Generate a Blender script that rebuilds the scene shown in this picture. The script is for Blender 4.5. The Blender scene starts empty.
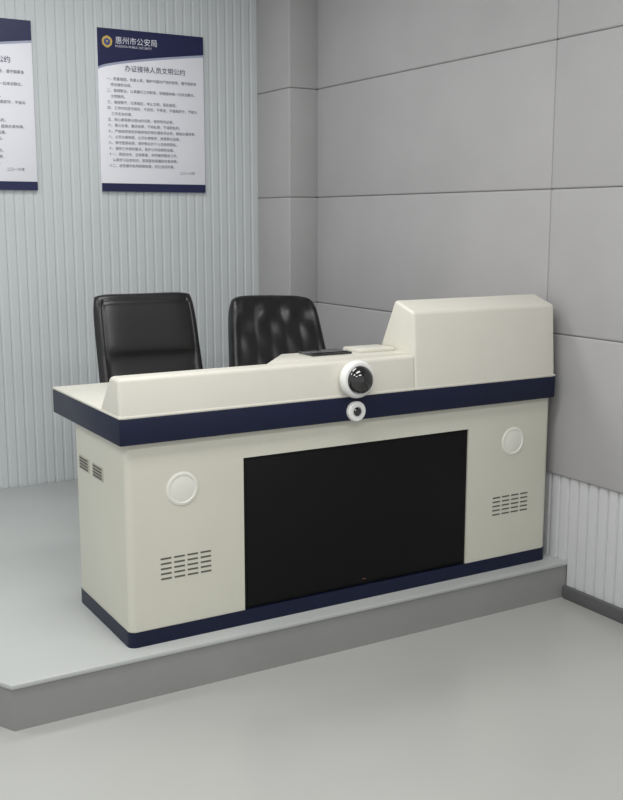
import bpy, bmesh, math, random
from mathutils import Vector, Matrix
random.seed(4)
sc = bpy.context.scene
sc.view_settings.view_transform = 'Standard'
COL = sc.collection

# ---------------------------------------------------------------- materials
def srgb(r, g, b):
    f = lambda c: ((c/255)/12.92 if c/255 <= .04045 else (((c/255)+.055)/1.055)**2.4)
    return (f(r), f(g), f(b), 1)

def mat(name, col, rough=.6, var=.04, scale=8, bump=0, bscale=200, metal=0, coat=0, spec=.5):
    m = bpy.data.materials.new(name); m.use_nodes = True
    nt = m.node_tree; b = nt.nodes['Principled BSDF']
    tc = nt.nodes.new('ShaderNodeTexCoord')
    n = nt.nodes.new('ShaderNodeTexNoise'); n.inputs['Scale'].default_value = scale
    n.inputs['Detail'].default_value = 4
    nt.links.new(tc.outputs['Object'], n.inputs['Vector'])
    r = nt.nodes.new('ShaderNodeValToRGB')
    c = srgb(*col)
    r.color_ramp.elements[0].position = .3; r.color_ramp.elements[1].position = .7
    r.color_ramp.elements[0].color = tuple(max(0, x*(1-var)) for x in c[:3])+(1,)
    r.color_ramp.elements[1].color = tuple(min(1, x*(1+var)) for x in c[:3])+(1,)
    nt.links.new(n.outputs['Fac'], r.inputs['Fac'])
    nt.links.new(r.outputs['Color'], b.inputs['Base Color'])
    b.inputs['Roughness'].default_value = rough
    b.inputs['Metallic'].default_value = metal
    b.inputs['Coat Weight'].default_value = coat
    b.inputs['Specular IOR Level'].default_value = spec
    if bump:
        n2 = nt.nodes.new('ShaderNodeTexNoise'); n2.inputs['Scale'].default_value = bscale
        nt.links.new(tc.outputs['Object'], n2.inputs['Vector'])
        bp = nt.nodes.new('ShaderNodeBump'); bp.inputs['Strength'].default_value = bump
        bp.inputs['Distance'].default_value = .004
        nt.links.new(n2.outputs['Fac'], bp.inputs['Height'])
        nt.links.new(bp.outputs['Normal'], b.inputs['Normal'])
    return m

M_floor = mat('floor_vinyl', (171, 172, 169), .28, .03, 1.5)
M_plat = mat('platform_vinyl', (174, 177, 175), .32, .03, 1.5)
M_riser = mat('riser_vinyl', (138, 138, 137), .55, .04, 3)
M_fabric = mat('fabric_panel', (170, 169, 170), .9, .03, 3, .2, 350, spec=.2)
M_dark = mat('joint_grey', (125, 125, 127), .9)
M_rib = mat('ribbed_panel', (196, 201, 203), .6, .02, 2)
M_rib2 = mat('ribbed_wainscot', (206, 207, 209), .55, .02, 2)
M_base = mat('baseboard_grey', (92, 92, 94), .5)
M_ceil = mat('ceiling_white', (205, 205, 205), .9)
M_beige = mat('beige_lacquer', (199, 198, 185), .38, .015, 6)
M_beige2 = mat('beige_lacquer_top', (210, 208, 197), .35, .015, 6)
M_navy = mat('navy_laminate', (14, 21, 48), .4, .08, 12, spec=.3)
M_screen = mat('screen_glass', (7, 7, 8), .5, .1, 3, spec=.2)
M_bezel = mat('screen_bezel', (9, 9, 10), .5, spec=.2)
M_leather = mat('black_leather', (17, 17, 19), .33, .1, 10, .07, 120)
M_blackp = mat('black_plastic', (20, 20, 21), .45)
M_gloss = mat('black_glass', (6, 6, 8), .05, .05, 5, coat=1)
M_white = mat('white_plastic', (228, 228, 225), .3, .01, 5)
M_cover = mat('cover_plastic', (216, 215, 206), .4, .01, 5)
M_slot = mat('slot_dark', (88, 86, 78), .8)
M_grille = mat('grille_beige', (170, 169, 158), .6)
M_chrome = mat('chrome_metal', (190, 190, 192), .25, .03, 5, metal=1)
M_poster = mat('poster_print', (232, 233, 240), .45, .01, 2)
M_pnavy = mat('poster_navy', (22, 28, 72), .45, .03, 3)
M_ptext = mat('poster_text', (98, 100, 116), .6)
M_ptitle = mat('poster_title_ink', (40, 44, 84), .6)
M_pwhite = mat('poster_white_ink', (220, 222, 232), .5)
M_silver = mat('poster_silver_ink', (160, 166, 190), .5)
M_gold = mat('poster_gold_ink', (200, 170, 90), .5)

# ---------------------------------------------------------------- helpers
def smooth(me, angle=35):
    for p in me.polygons: p.use_smooth = True
    try:
        me.set_sharp_from_angle(angle=math.radians(angle))
    except Exception:
        pass

def add_bm(name, bm, mats, parent=None, local=False, sm=True, loc=None):
    """bm in world coords (or parent-local if local); origin moved to bbox centre."""
    xs = [v.co for v in bm.verts]
    mn = Vector([min(c[i] for c in xs) for i in range(3)])
    mx = Vector([max(c[i] for c in xs) for i in range(3)])
    o = Vector(loc) if loc else Vector(((mn.x+mx.x)/2, (mn.y+mx.y)/2, mn.z))
    bmesh.ops.translate(bm, verts=bm.verts, vec=-o)
    bmesh.ops.recalc_face_normals(bm, faces=bm.faces)
    me = bpy.data.meshes.new(name); bm.to_mesh(me); bm.free()
    if not isinstance(mats, (list, tuple)): mats = [mats]
    for m in mats: me.materials.append(m)
    if sm: smooth(me)
    ob = bpy.data.objects.new(name, me); COL.objects.link(ob)
    ob.location = o
    if parent:
        ob.parent = parent
        if not local:
            p = parent; off = Vector((0, 0, 0))
            while p: off += p.location; p = p.parent
            ob.location = o - off
    return ob

def bm_box(bm, x0, x1, y0, y1, z0, z1, bev=0, seg=2, mi=0):
    t = bmesh.new()
    vs = [t.verts.new((x, y, z)) for x in (x0, x1) for y in (y0, y1) for z in (z0, z1)]
    for f in ((0,1,3,2),(4,6,7,5),(0,4,5,1),(2,3,7,6),(0,2,6,4),(1,5,7,3)):
        t.faces.new([vs[i] for i in f])
    bmesh.ops.recalc_face_normals(t, faces=t.faces)
    if bev:
        bmesh.ops.bevel(t, geom=list(t.edges), offset=bev, segments=seg, affect='EDGES', profile=.5)
    merge(bm, t, mi)

def merge(bm, t, mi=0, M=None):
    mp = {}
    for v in t.verts:
        mp[v] = bm.verts.new(M @ v.co if M else v.co)
    for f in t.faces:
        try:
            nf = bm.faces.new([mp[v] for v in f.verts]); nf.material_index = mi if mi else f.material_index
        except ValueError: pass
    t.free()

def box(name, x0, x1, y0, y1, z0, z1, m, bev=0, parent=None, seg=2, local=False):
    bm = bmesh.new(); bm_box(bm, x0, x1, y0, y1, z0, z1, bev, seg)
    return add_bm(name, bm, m, parent, local)

def bm_prism_x(bm, prof, x0, x1, bev=0, seg=2):
    t = bmesh.new()
    a = [t.verts.new((x0, y, z)) for y, z in prof]
    b = [t.verts.new((x1, y, z)) for y, z in prof]
    n = len(prof)
    t.faces.new(a[::-1]); t.faces.new(b)
    for i in range(n): t.faces.new((a[i], a[(i+1) % n], b[(i+1) % n], b[i]))
    bmesh.ops.recalc_face_normals(t, faces=t.faces)
    if bev: bmesh.ops.bevel(t, geom=list(t.edges), offset=bev, segments=seg, affect='EDGES', profile=.5)
    merge(bm, t)

def bm_prism_z(bm, poly, z0, z1, bev=0, seg=2):
    t = bmesh.new()
    a = [t.verts.new((x, y, z0)) for x, y in poly]
    b = [t.verts.new((x, y, z1)) for x, y in poly]
    n = len(poly)
    t.faces.new(a[::-1]); t.faces.new(b)
    for i in range(n): t.faces.new((a[i], a[(i+1) % n], b[(i+1) % n], b[i]))
    bmesh.ops.recalc_face_normals(t, faces=t.faces)
    if bev: bmesh.ops.bevel(t, geom=list(t.edges), offset=bev, segments=seg, affect='EDGES', profile=.5)
    merge(bm, t)

def bm_lathe(bm, prof, c, axis='Y', n=40):
    """prof: (r, d) d measured along -Y (outwards) or +Z"""
    rings = []
    for r, d in prof:
        ring = []
        for i in range(n):
            a = 2*math.pi*i/n
            if axis == 'Y': co = (c[0]+r*math.cos(a), c[1]-d, c[2]+r*math.sin(a))
            else: co = (c[0]+r*math.cos(a), c[1]+r*math.sin(a), c[2]+d)
            ring.append(bm.verts.new(co))
        rings.append(ring)
    for k in range(len(rings)-1):
        for i in range(n):
            bm.faces.new((rings[k][i], rings[k][(i+1) % n], rings[k+1][(i+1) % n], rings[k+1][i]))
    bm.faces.new(rings[0][::-1]); bm.faces.new(rings[-1])

def lathe(name, prof, c, m, parent=None, axis='Y', n=40, local=False):
    bm = bmesh.new(); bm_lathe(bm, prof, c, axis, n)
    return add_bm(name, bm, m, parent, local)

def empty(name, loc, label, cat):
    e = bpy.data.objects.new(name, None); COL.objects.link(e); e.location = loc
    e.empty_display_size = .1
    e['label'] = label; e['category'] = cat
    return e

def structure(o): o['kind'] = 'structure'; return o

# ---------------------------------------------------------------- room
WX = 3.11      # face of side wall
WY = 5.607     # face of back wall
PZ = .16       # platform height
structure(box('floor', -2.2, 3.2, -1.2, 5.75, -.06, 0, M_floor))
structure(box('ceiling', -2.2, 3.2, -1.2, 5.75, 3.2, 3.28, M_ceil))

# platform with chamfered corner
poly = [(.745, 3.134), (3.128, 3.134), (3.128, 5.60), (.745-.45*2.76, 5.60)]
bm = bmesh.new(); bm_prism_z(bm, poly, 0, PZ-.018, 0)
for f in bm.faces: f.material_index = 1
bm2 = bmesh.new()
poly2 = [(.741, 3.126), (3.128, 3.126), (3.128, 5.60), (.741-.45*2.77, 5.60)]
bm_prism_z(bm2, poly2, PZ-.018, PZ, .006)
merge(bm, bm2)
plat = structure(add_bm('platform', bm, [M_plat, M_riser]))

# ribbed panel strip
def ribbed(bm, p0, p1, z0, z1, period, depth, nrm):
    p0 = Vector(p0); p1 = Vector(p1); L = (p1-p0).length; dr = (p1-p0).normalized(); nv = Vector(nrm)
    pts = []; s = 0
    k = [(0, 0), (.66, 0), (.74, -depth), (.92, -depth), (1, 0)]
    while s < L:
        for a, dd in k[:-1]:
            if s+a*period <= L: pts.append((s+a*period, dd))
        s += period
    pts.append((L, 0))
    vb = []; vt = []
    for a, dd in pts:
        q = p0+dr*a+nv*dd
        vb.append(bm.verts.new((q.x, q.y, z0))); vt.append(bm.verts.new((q.x, q.y, z1)))
    for i in range(len(pts)-1):
        bm.faces.new((vb[i], vb[i+1], vt[i+1], vt[i]))
    q0 = p0+nv*(-.05); q1 = p1+nv*(-.05)
    a = bm.verts.new((q0.x, q0.y, z0)); b = bm.verts.new((q1.x, q1.y, z0))
    c = bm.verts.new((q1.x, q1.y, z1)); e = bm.verts.new((q0.x, q0.y, z1))
    bm.faces.new((a, e, c, b))

bm = bmesh.new()
ribbed(bm, (-2.2, WY, 0), (2.95, WY, 0), 0, 3.2, .052, .004, (0, -1, 0))
wb = structure(add_bm('wall_back', bm, M_rib, sm=False))

# side wall: padded panels above, ribbed wainscot below
rows = [.528, 1.134, 1.737, 2.338, 2.94, 3.2]
bm = bmesh.new()
bm_box(bm, WX+.03, WX+.09, -1.2, 5.75, 0, 3.2, mi=1)
ys = [-.58, 1.36, 3.305, 5.222]
for i in range(3):
    for j in range(len(rows)-1):
        bm_box(bm, WX, WX+.045, ys[i]+.0005, ys[i+1]-.0005, rows[j]+.0005, rows[j+1]-.0005, .009, 4)
wr = structure(add_bm('wall_right', bm, [M_fabric, M_dark]))
bm = bmesh.new()
ribbed(bm, (WX+.012, -1.2, 0), (WX+.012, 5.22, 0), 0, .53, .055, .012, (-1, 0, 0))
structure(add_bm('trim_1', bm, M_rib2, sm=False))
bm = bmesh.new()
bm_box(bm, WX-.012, WX+.012, -1.2, 3.124, 0, .055, .003)
structure(add_bm('baseboard_right', bm, M_base))

# corner column with padded panels
bm = bmesh.new()
for j in range(-1, len(rows)-1):
    z0 = 0 if j < 0 else rows[j]; z1 = rows[j+1]
    bm_box(bm, 2.93, WX+.012, 5.22, WY+.1, z0+.0005, z1-.0005, .009, 4)
bm_box(bm, 2.942, 3.17, 5.232, WY+.09, 0, 3.2, mi=1)
structure(add_bm('wall_column', bm, [M_fabric, M_dark]))

# ---------------------------------------------------------------- desk
D = empty('control_desk', (2.11, 3.48, PZ), 'long beige control desk with navy bands and black front screen', 'desk')
X0, X1, YF, YB = 1.168, 3.062, 3.203, 3.741
bm = bmesh.new()
t = bmesh.new()
bm_box(t, X0, X1, YF, YB, PZ+.055, .878)
ve = [e for e in t.edges if abs(e.verts[0].co.z-e.verts[1].co.z) > .3]
bmesh.ops.bevel(t, geom=ve, offset=.026, segments=6, affect='EDGES', profile=.5)
merge(bm, t)
body = add_bm('cabinet_body', bm, M_beige, D)
cut = box('cutter', 1.607, 2.622, 3.15, 3.232, .2, .78, M_beige)
md = body.modifiers.new('b', 'BOOLEAN'); md.object = cut; md.operation = 'DIFFERENCE'; md.solver = 'EXACT'
dg = bpy.context.evaluated_depsgraph_get()
nm = bpy.data.meshes.new_from_object(body.evaluated_get(dg))
body.modifiers.clear(); body.data = nm; smooth(nm)
bpy.data.objects.remove(cut, do_unlink=True)

bm = bmesh.new(); t = bmesh.new()
bm_box(t, X0-.003, X1+.003, YF-.003, YB+.002, PZ, PZ+.055)
ve = [e for e in t.edges if abs(e.verts[0].co.z-e.verts[1].co.z) > .03]
bmesh.ops.bevel(t, geom=ve, offset=.028, segments=6, affect='EDGES', profile=.5)
merge(bm, t); add_bm('kickboard', bm, M_navy, D)['label'] = 'navy kickboard strip'

bm = bmesh.new(); bm_box(bm, 1.143, 3.058, 3.178, 3.913, .876, .966, .004)
add_bm('edge_band', bm, M_navy, D)['label'] = 'navy blue edge band'
bm = bmesh.new(); bm_box(bm, 1.143, 3.058, 3.178, 3.913, .966, .975, .003)
add_bm('worktop', bm, M_beige2, D)
bm = bmesh.new(); bm_prism_x(bm, [(3.179, .945), (3.189, 1.100), (3.268, 1.100), (3.40, .945)], 1.146, 2.34, .014, 5)
add_bm('front_rail', bm, M_beige2, D)
bm = bmesh.new(); bm_prism_x(bm, [(3.179, .950), (3.2, 1.264), (3.325, 1.304), (3.505, .950)], 2.334, 3.057, .014, 5)
add_bm('monitor_hood', bm, M_beige2, D)
bm = bmesh.new(); bm_prism_z(bm, [(1.72, 3.235), (1.89, 3.44), (2.345, 3.44), (2.345, 3.235)], .974, 1.106, .005)
bm_box(bm, 2.16, 2.325, 3.305, 3.425, 1.104, 1.120, .005)
cb = add_bm('console_box', bm, M_beige2, D)
bm = bmesh.new(); bm_box(bm, 1.955, 2.13, 3.31, 3.42, 1.106, 1.115, .003)
bm_box(bm, 1.965, 2.12, 3.32, 3.345, 1.115, 1.118, .001)
add_bm('card_reader', bm, M_gloss, D)['label'] = 'black glossy card reader pad'

sb = box('screen_bezel', 1.610, 2.620, 3.2085, 3.232, .216, .779, M_bezel, .002, D)
box('screen_panel', 1.620, 2.610, 3.206, 3.211, .226, .769, M_screen, .001, sb)
bm = bmesh.new(); bm_box(bm, 2.117, 2.131, 3.2045, 3.2065, .238, .241)
add_bm('power_light', bm, mat('amber_mark', (110, 70, 60), .5), sb)

for cx, cz in ((1.372, .70), (2.858, .705)):
    o = lathe('round_cover', [(.060, 0), (.059, .002), (.056, .0035), (.049, .0035), (.047, .0012), (.045, .0012), (.042, .002), (.002, .002)], (cx, YF, cz), M_cover, D)
    o['label'] = 'round off-white cover disc'
for cx, cz in ((1.380, .425), (2.853, .437)):
    bm = bmesh.new()
    for r in range(5):
        for c in range(4):
            x = cx-.075+c*.050; z = cz-.036+r*.018
            bm_box(bm, x-.020, x+.020, YF-.0008, YF+.004, z-.003, z+.003)
    add_bm('front_vent', bm, M_slot, D)['label'] = 'rows of dark ventilation slots'
for y0, y1 in ((3.425, 3.535), (3.575, 3.685)):
    bm = bmesh.new()
    bm_box(bm, X0-.003, X0+.004, y0, y1, .700, .750, .001)
    for k in range(4):
        z = .708+k*.0115
        bm_box(bm, X0-.0045, X0, y0+.01, y1-.01, z-.003, z+.003, mi=1)
    add_bm('side_grille', bm, [M_grille, M_slot], D)['label'] = 'small rectangular side grille'

prof = [(.030, -.012), (.052, -.010), (.064, .002), (.070, .014), (.071, .026), (.068, .037), (.062, .043), (.055, .044)]
cm = lathe('camera_housing', prof, (2.053, 3.18, 1.034), M_white, D)
cm['label'] = 'round white camera housing'
R = .053
prof = [(R*math.cos(a), .042+R*.85*math.sin(a)) for a in [math.radians(x) for x in (0, 12, 24, 36, 48, 60, 72, 82, 88)]]
lathe('camera_lens', prof, (2.053, 3.18, 1.034), M_gloss, cm)['label'] = 'black glass dome lens'
sr = lathe('sensor_ring', [(.038, 0), (.038, .014), (.034, .019), (.020, .019), (.018, .016)], (2.06, 3.179, .911), M_white, D)
lathe('sensor_lens', [(.0165, .015), (.0165, .019), (.012, .023), (.002, .024)], (2.06, 3.179, .911), M_gloss, sr)

# ---------------------------------------------------------------- posters
def glyph_mesh(name, body, size, loc, m, parent, align='LEFT', spacing=1.0, line=1.0):
    cu = bpy.data.curves.new(name, 'FONT'); cu.body = body; cu.size = size; cu.align_x = align
    cu.space_character = spacing; cu.space_line = line; cu.resolution_u = 2
    ob = bpy.data.objects.new(name, cu); COL.objects.link(ob)
    dg = bpy.context.evaluated_depsgraph_get(); dg.update()
    me = bpy.data.meshes.new_from_object(ob.evaluated_get(dg))
    bpy.data.objects.remove(ob, do_unlink=True)
    me.transform(Matrix.Rotation(math.radians(90), 4, 'X'))
    me.materials.clear(); me.materials.append(m)
    o = bpy.data.objects.new(name, me); COL.objects.link(o)
    o.parent = parent; o.location = Vector(loc)-parent.location
    return o

PX0, PX1, PZ0, PZ1 = 1.957, 2.580, 1.765, 2.628
py = WY-.016
poster = box('poster', PX0, PX1, py, WY-.0005, PZ0, PZ1, M_poster, .002)
poster['label'] = 'white notice poster with navy header beside the grey column'
poster['category'] = 'poster'; poster['group'] = 'notice posters on the ribbed wall'
def flat(name, pts, y, m, parent):
    bm = bmesh.new()
    a = [bm.verts.new((x, y, z)) for x, z in pts]; b = [bm.verts.new((x, y+.0008, z)) for x, z in pts]
    n = len(pts); bm.faces.new(a); bm.faces.new(b[::-1])
    for i in range(n): bm.faces.new((a[i], b[i], b[(i+1) % n], a[(i+1) % n]))
    return add_bm(name, bm, m, parent, sm=False)
W = PX1-PX0
def hcurve(u): return PZ1-.215+.105*u**.7
cur = [(PX0+W*i/24, hcurve(i/24)) for i in range(25)]
flat('poster_header', [(PX1, PZ1), (PX0, PZ1)]+[(x, z+.012) for x, z in cur], py-.0012, M_pnavy, poster)
flat('header_stripe', [(x, z+.011) for x, z in cur[::-1]]+[(x, z) for x, z in cur], py-.0010, M_silver, poster)
flat('poster_footer', [(PX0, PZ0), (PX1, PZ0), (PX1, PZ0+.045), (PX0, PZ0+.045)], py-.0012, M_pnavy, poster)
ex, ez = PX0+.055, PZ1-.070
em = flat('emblem', [(ex-.030, ez+.008), (ex-.020, ez+.024), (ex, ez+.033), (ex+.020, ez+.024), (ex+.030, ez+.008), (ex+.026, ez-.014), (ex+.012, ez-.027), (ex, ez-.031), (ex-.012, ez-.027), (ex-.026, ez-.014)], py-.0022, M_gold, poster)
M_pblue = mat('emblem_blue', (50, 70, 140), .5)
sh = flat('emblem_shield', [(ex-.018, ez+.008), (ex, ez+.020), (ex+.018, ez+.008), (ex+.015, ez-.010), (ex, ez-.020), (ex-.015, ez-.010)], py-.003, M_pblue, em)
st = []
for i in range(10):
    r = .009 if i % 2 == 0 else .004
    a = math.pi/2+math.pi*i/5
    st.append((ex+r*math.cos(a), ez+.002+r*math.sin(a)))
flat('emblem_star', st, py-.0038, M_gold, em)
glyph_mesh('header_text', '惠州市公安局', .041, (PX0+.100, py-.0025, PZ1-.073), M_pwhite, poster)
glyph_mesh('header_subtitle', 'HUIZHOU PUBLIC SECURITY', .0165, (PX0+.100, py-.0025, PZ1-.094), M_pwhite, poster)
glyph_mesh('poster_title', '办证接待人员文明公约', .036, (PX0+W*.53, py-.0025, PZ1-.215), M_ptitle, poster, 'CENTER', 1.0)
src = ['一、热爱祖国，热爱人民，拥护中国共产党的领导，遵守国家各项法律和法规。',
'二、爱岗敬业，认真履行工作职责，热情接待每一位来访群众，文明服务。',
'三、着装整齐，仪表端庄，举止文明，语言规范。',
'四、工作时间坚守岗位，不迟到，不早退，不擅离职守，不做与工作无关的事。',
'五、耐心解答群众提出的问题，做到有问必答。',
'六、秉公办事，廉洁自律，不徇私情，不谋取私利。',
'七、严格按照规定的程序和时限办理各项业务，提高办事效率。',
'八、公开办事制度，公开办事程序，接受群众监督。',
'九、保守国家秘密，保护群众的个人信息和隐私。',
'十、保持工作场所整洁，爱护公共设施和设备。']
lines = []
for s in src:
    if len(s) > 28:
        lines += [s[:28], '    '+s[28:]]
    else: lines.append(s)
lines += ['十一、团结协作，互相尊重，共同做好服务工作。', '    认真学习业务知识，提高服务质量和办事效率。', '十二、自觉遵守各项规章制度，树立良好形象。']
glyph_mesh('poster_text', '\n'.join(lines), .0190, (PX0+.045, py-.0025, PZ1-.268), M_ptext, poster, 'LEFT', 1.0, 1.62)
glyph_mesh('poster_date', '二〇一六年', .019, (PX1-.16, py-.0025, PZ0+.10), M_ptext, poster)
p2 = poster.copy(); COL.objects.link(p2); p2.location.x -= .978
p2['label'] = 'white notice poster with navy header and footer, on ribbed wall'
def copy_children(a, b):
    for c in list(a.children):
        k = c.copy(); COL.objects.link(k); k.parent = b
        copy_children(c, k)
copy_children(poster, p2)

# ---------------------------------------------------------------- chairs
def cushion(w, h, T, front, N=44, M=44, corner=.10, curve=.03, taper=0, arch=0, skew=0):
    """upright padded slab, x width, z height, front faces -y"""
    bm = bmesh.new(); g = {}
    for s in (0, 1):
        for i in range(N+1):
            for j in range(M+1):
                u = -1+2*i/N; v = -1+2*j/M
                u = math.sin(u*math.pi/2)*.35+u*.65; v = math.sin(v*math.pi/2)*.35+v*.65
                edge = max(0, (1-abs(u)**9))**.5*max(0, (1-abs(v)**9))**.5
                if s == 1 and edge < 1e-4: g[(1, i, j)] = g[(0, i, j)]; continue
                x = u*w/2*(1-corner*abs(v)**7)*(1+taper*(-v)); z = h/2+v*h/2*(1-corner*.8*abs(u)**7)
                if v > 0: z -= arch*u*u*v; z += skew*-u*v
                y = -curve*u*u
                if s == 0: y -= edge*(T*.5+front(u, v))
                else: y += edge*T*.5
                g[(s, i, j)] = bm.verts.new((x, y, z))
    for s in (0, 1):
        for i in range(N):
            for j in range(M):
                q = [g[(s, i, j)], g[(s, i+1, j)], g[(s, i+1, j+1)], g[(s, i, j+1)]]
                if s: q = q[::-1]
                try: bm.faces.new(q)
                except ValueError: pass
    return bm

gs = lambda x, c, w: math.exp(-((x-c)/w)**2)
sg = lambda x: 1/(1+math.exp(-x))
def front_panel(u, v):
    r = .008*(1-u*u)
    r += .016*sg((v-.14)/.035)*(1-.3*u**4)*(1-.15*abs(v)**3)
    r += .012*sg((abs(u)-.86)/.02)*sg((.12-v)/.03)
    r -= .007*gs(abs(u), .85, .022)*sg((v-.10)/.03)*(v < .9)
    r -= .007*gs(v, .88, .025)*(abs(u) < .86)
    r += .006*gs(v, -.30, .25)*(1-u*u)
    return r
def front_flute(u, v):
    r = .024*(1-u*u)
    if abs(u) < .80:
        ph = (u/.80)*2.5
        r += .0035*abs(math.cos(math.pi*ph))**.8*(1-.9*gs(v, 1, .4))
    r += .003*math.sin(v*13+u*6)*math.sin(u*7+3)
    r += .006*math.sin(v*8-u*11)*gs(v, .75, .35)
    r += .014*gs(abs(u), .93, .10)
    return r

def chair(loc, rotz, kind, label):
    e = empty('office_chair', loc, label, 'chair'); e.rotation_euler = (0, 0, rotz)
    e['group'] = 'black leather office chairs behind the desk'
    bm = cushion(.50, .50, .11, lambda u, v: .012*(1-u*u)*(1-v*v), 28, 28, .12, curve=0)
    bmesh.ops.rotate(bm, verts=bm.verts, cent=(0, 0, 0), matrix=Matrix.Rotation(math.radians(90), 3, 'X'))
    bmesh.ops.scale(bm, verts=bm.verts, vec=(1, 1, -1))
    bmesh.ops.translate(bm, verts=bm.verts, vec=(0, .22, .44))
    add_bm('seat', bm, M_leather, e, True)
    ra = 17 if kind == 0 else 20
    if kind == 0: bm = cushion(.500, .680, .065, front_panel, N=64, M=64, corner=.055, curve=.015, taper=.02)
    else: bm = cushion(.520, .650, .09, front_flute, N=64, corner=.085, curve=.035, taper=.11, arch=.014, skew=.006)
    bmesh.ops.rotate(bm, verts=bm.verts, cent=(0, 0, 0), matrix=Matrix.Rotation(math.radians(-ra), 3, 'X'))
    bmesh.ops.translate(bm, verts=bm.verts, vec=(0, .20, .46))
    add_bm('backrest', bm, M_leather, e, True)
    bm = bmesh.new(); bm_box(bm, -.05, .05, .12, .30, .375, .40, .006)
    t = bmesh.new(); bm_box(t, -.045, .045, -.012, .012, 0, .26, .006)
    merge(bm, t, 0, Matrix.Translation((0, .285, .385)) @ Matrix.Rotation(math.radians(-ra), 4, 'X'))
    add_bm('back_bracket', bm, M_blackp, e, True)
    for s in (-1, 1):
        bm = bmesh.new()
        bm_box(bm, s*.275-.025, s*.275+.025, -.16, .15, .645, .675, .012, 3)
        for y in (-.10, .10): bm_box(bm, s*.275-.012, s*.275+.012, y-.018, y+.018, .42, .65, .005)
        bm_box(bm, min(s*.20, s*.287), max(s*.20, s*.287), -.118, .118, .385, .42, .006)
        add_bm('armrest', bm, M_blackp, e, True)
    bm = bmesh.new(); bm_lathe(bm, [(.03, .08), (.03, .2), (.02, .2), (.02, .36), (.09, .375), (.09, .392)], (0, 0, 0), 'Z', 24)
    add_bm('gas_column', bm, M_chrome, e, True)
    bm = bmesh.new(); bm_lathe(bm, [(.045, .07), (.045, .11)], (0, 0, 0), 'Z', 24)
    for k in range(5):
        t = bmesh.new(); bm_box(t, -.02, .02, .03, .28, .065, .095, .006)
        merge(bm, t, 0, Matrix.Rotation(2*math.pi*k/5, 4, 'Z'))
    add_bm('star_base', bm, M_blackp, e, True)
    for k in range(5):
        a = 2*math.pi*k/5; c = (-.27*math.sin(a), .27*math.cos(a), .0)
        bm = bmesh.new(); t = bmesh.new()
        bm_lathe(t, [(.026, -.018), (.028, -.014), (.028, -.004), (.012, -.004), (.012, .004), (.028, .004), (.028, .014), (.026, .018)], (0, 0, .028), 'Y', 20)
        bm_box(t, -.006, .006, -.006, .006, .03, .07)
        merge(bm, t, 0, Matrix.Translation(c) @ Matrix.Rotation(a+.5, 4, 'Z'))
        add_bm('caster', bm, M_blackp, e, True)
    return e
chair((1.765, 4.22, PZ), math.radians(-4), 0, 'black leather executive chair with smooth square high back')
chair((2.440, 4.27, PZ), math.radians(-9), 1, 'black leather executive chair with soft creased padded back')

# ---------------------------------------------------------------- lights
def area(x, y, w, h, e, col=(1, 1, 1)):
    l = bpy.data.lights.new('panel_light', 'AREA'); l.shape = 'RECTANGLE'; l.size = w; l.size_y = h
    l.energy = e; l.color = col
    o = bpy.data.objects.new('panel_light', l); COL.objects.link(o); o.location = (x, y, 3.17)
for x in (-.6, 1.4):
    for y, e in ((.4, 34), (2.3, 28), (4.3, 21)):
        area(x, y, 1.2, .6, e, (1, .995, .975))
w = bpy.data.worlds.new('room_ambient'); sc.world = w; w.use_nodes = True
bg = w.node_tree.nodes['Background']; bg.inputs[0].default_value = (.985, .99, 1, 1); bg.inputs[1].default_value = .76

# ---------------------------------------------------------------- camera
cd = bpy.data.cameras.new('camera'); cam = bpy.data.objects.new('camera', cd); COL.objects.link(cam)
cam.location = (0, 0, 1.61)
cam.rotation_euler = (math.radians(90-9.86), 0, math.radians(-30.5))
cd.sensor_fit = 'HORIZONTAL'; cd.sensor_width = 36; cd.lens = 1036/623*36
cd.clip_start = .05
sc.camera = cam
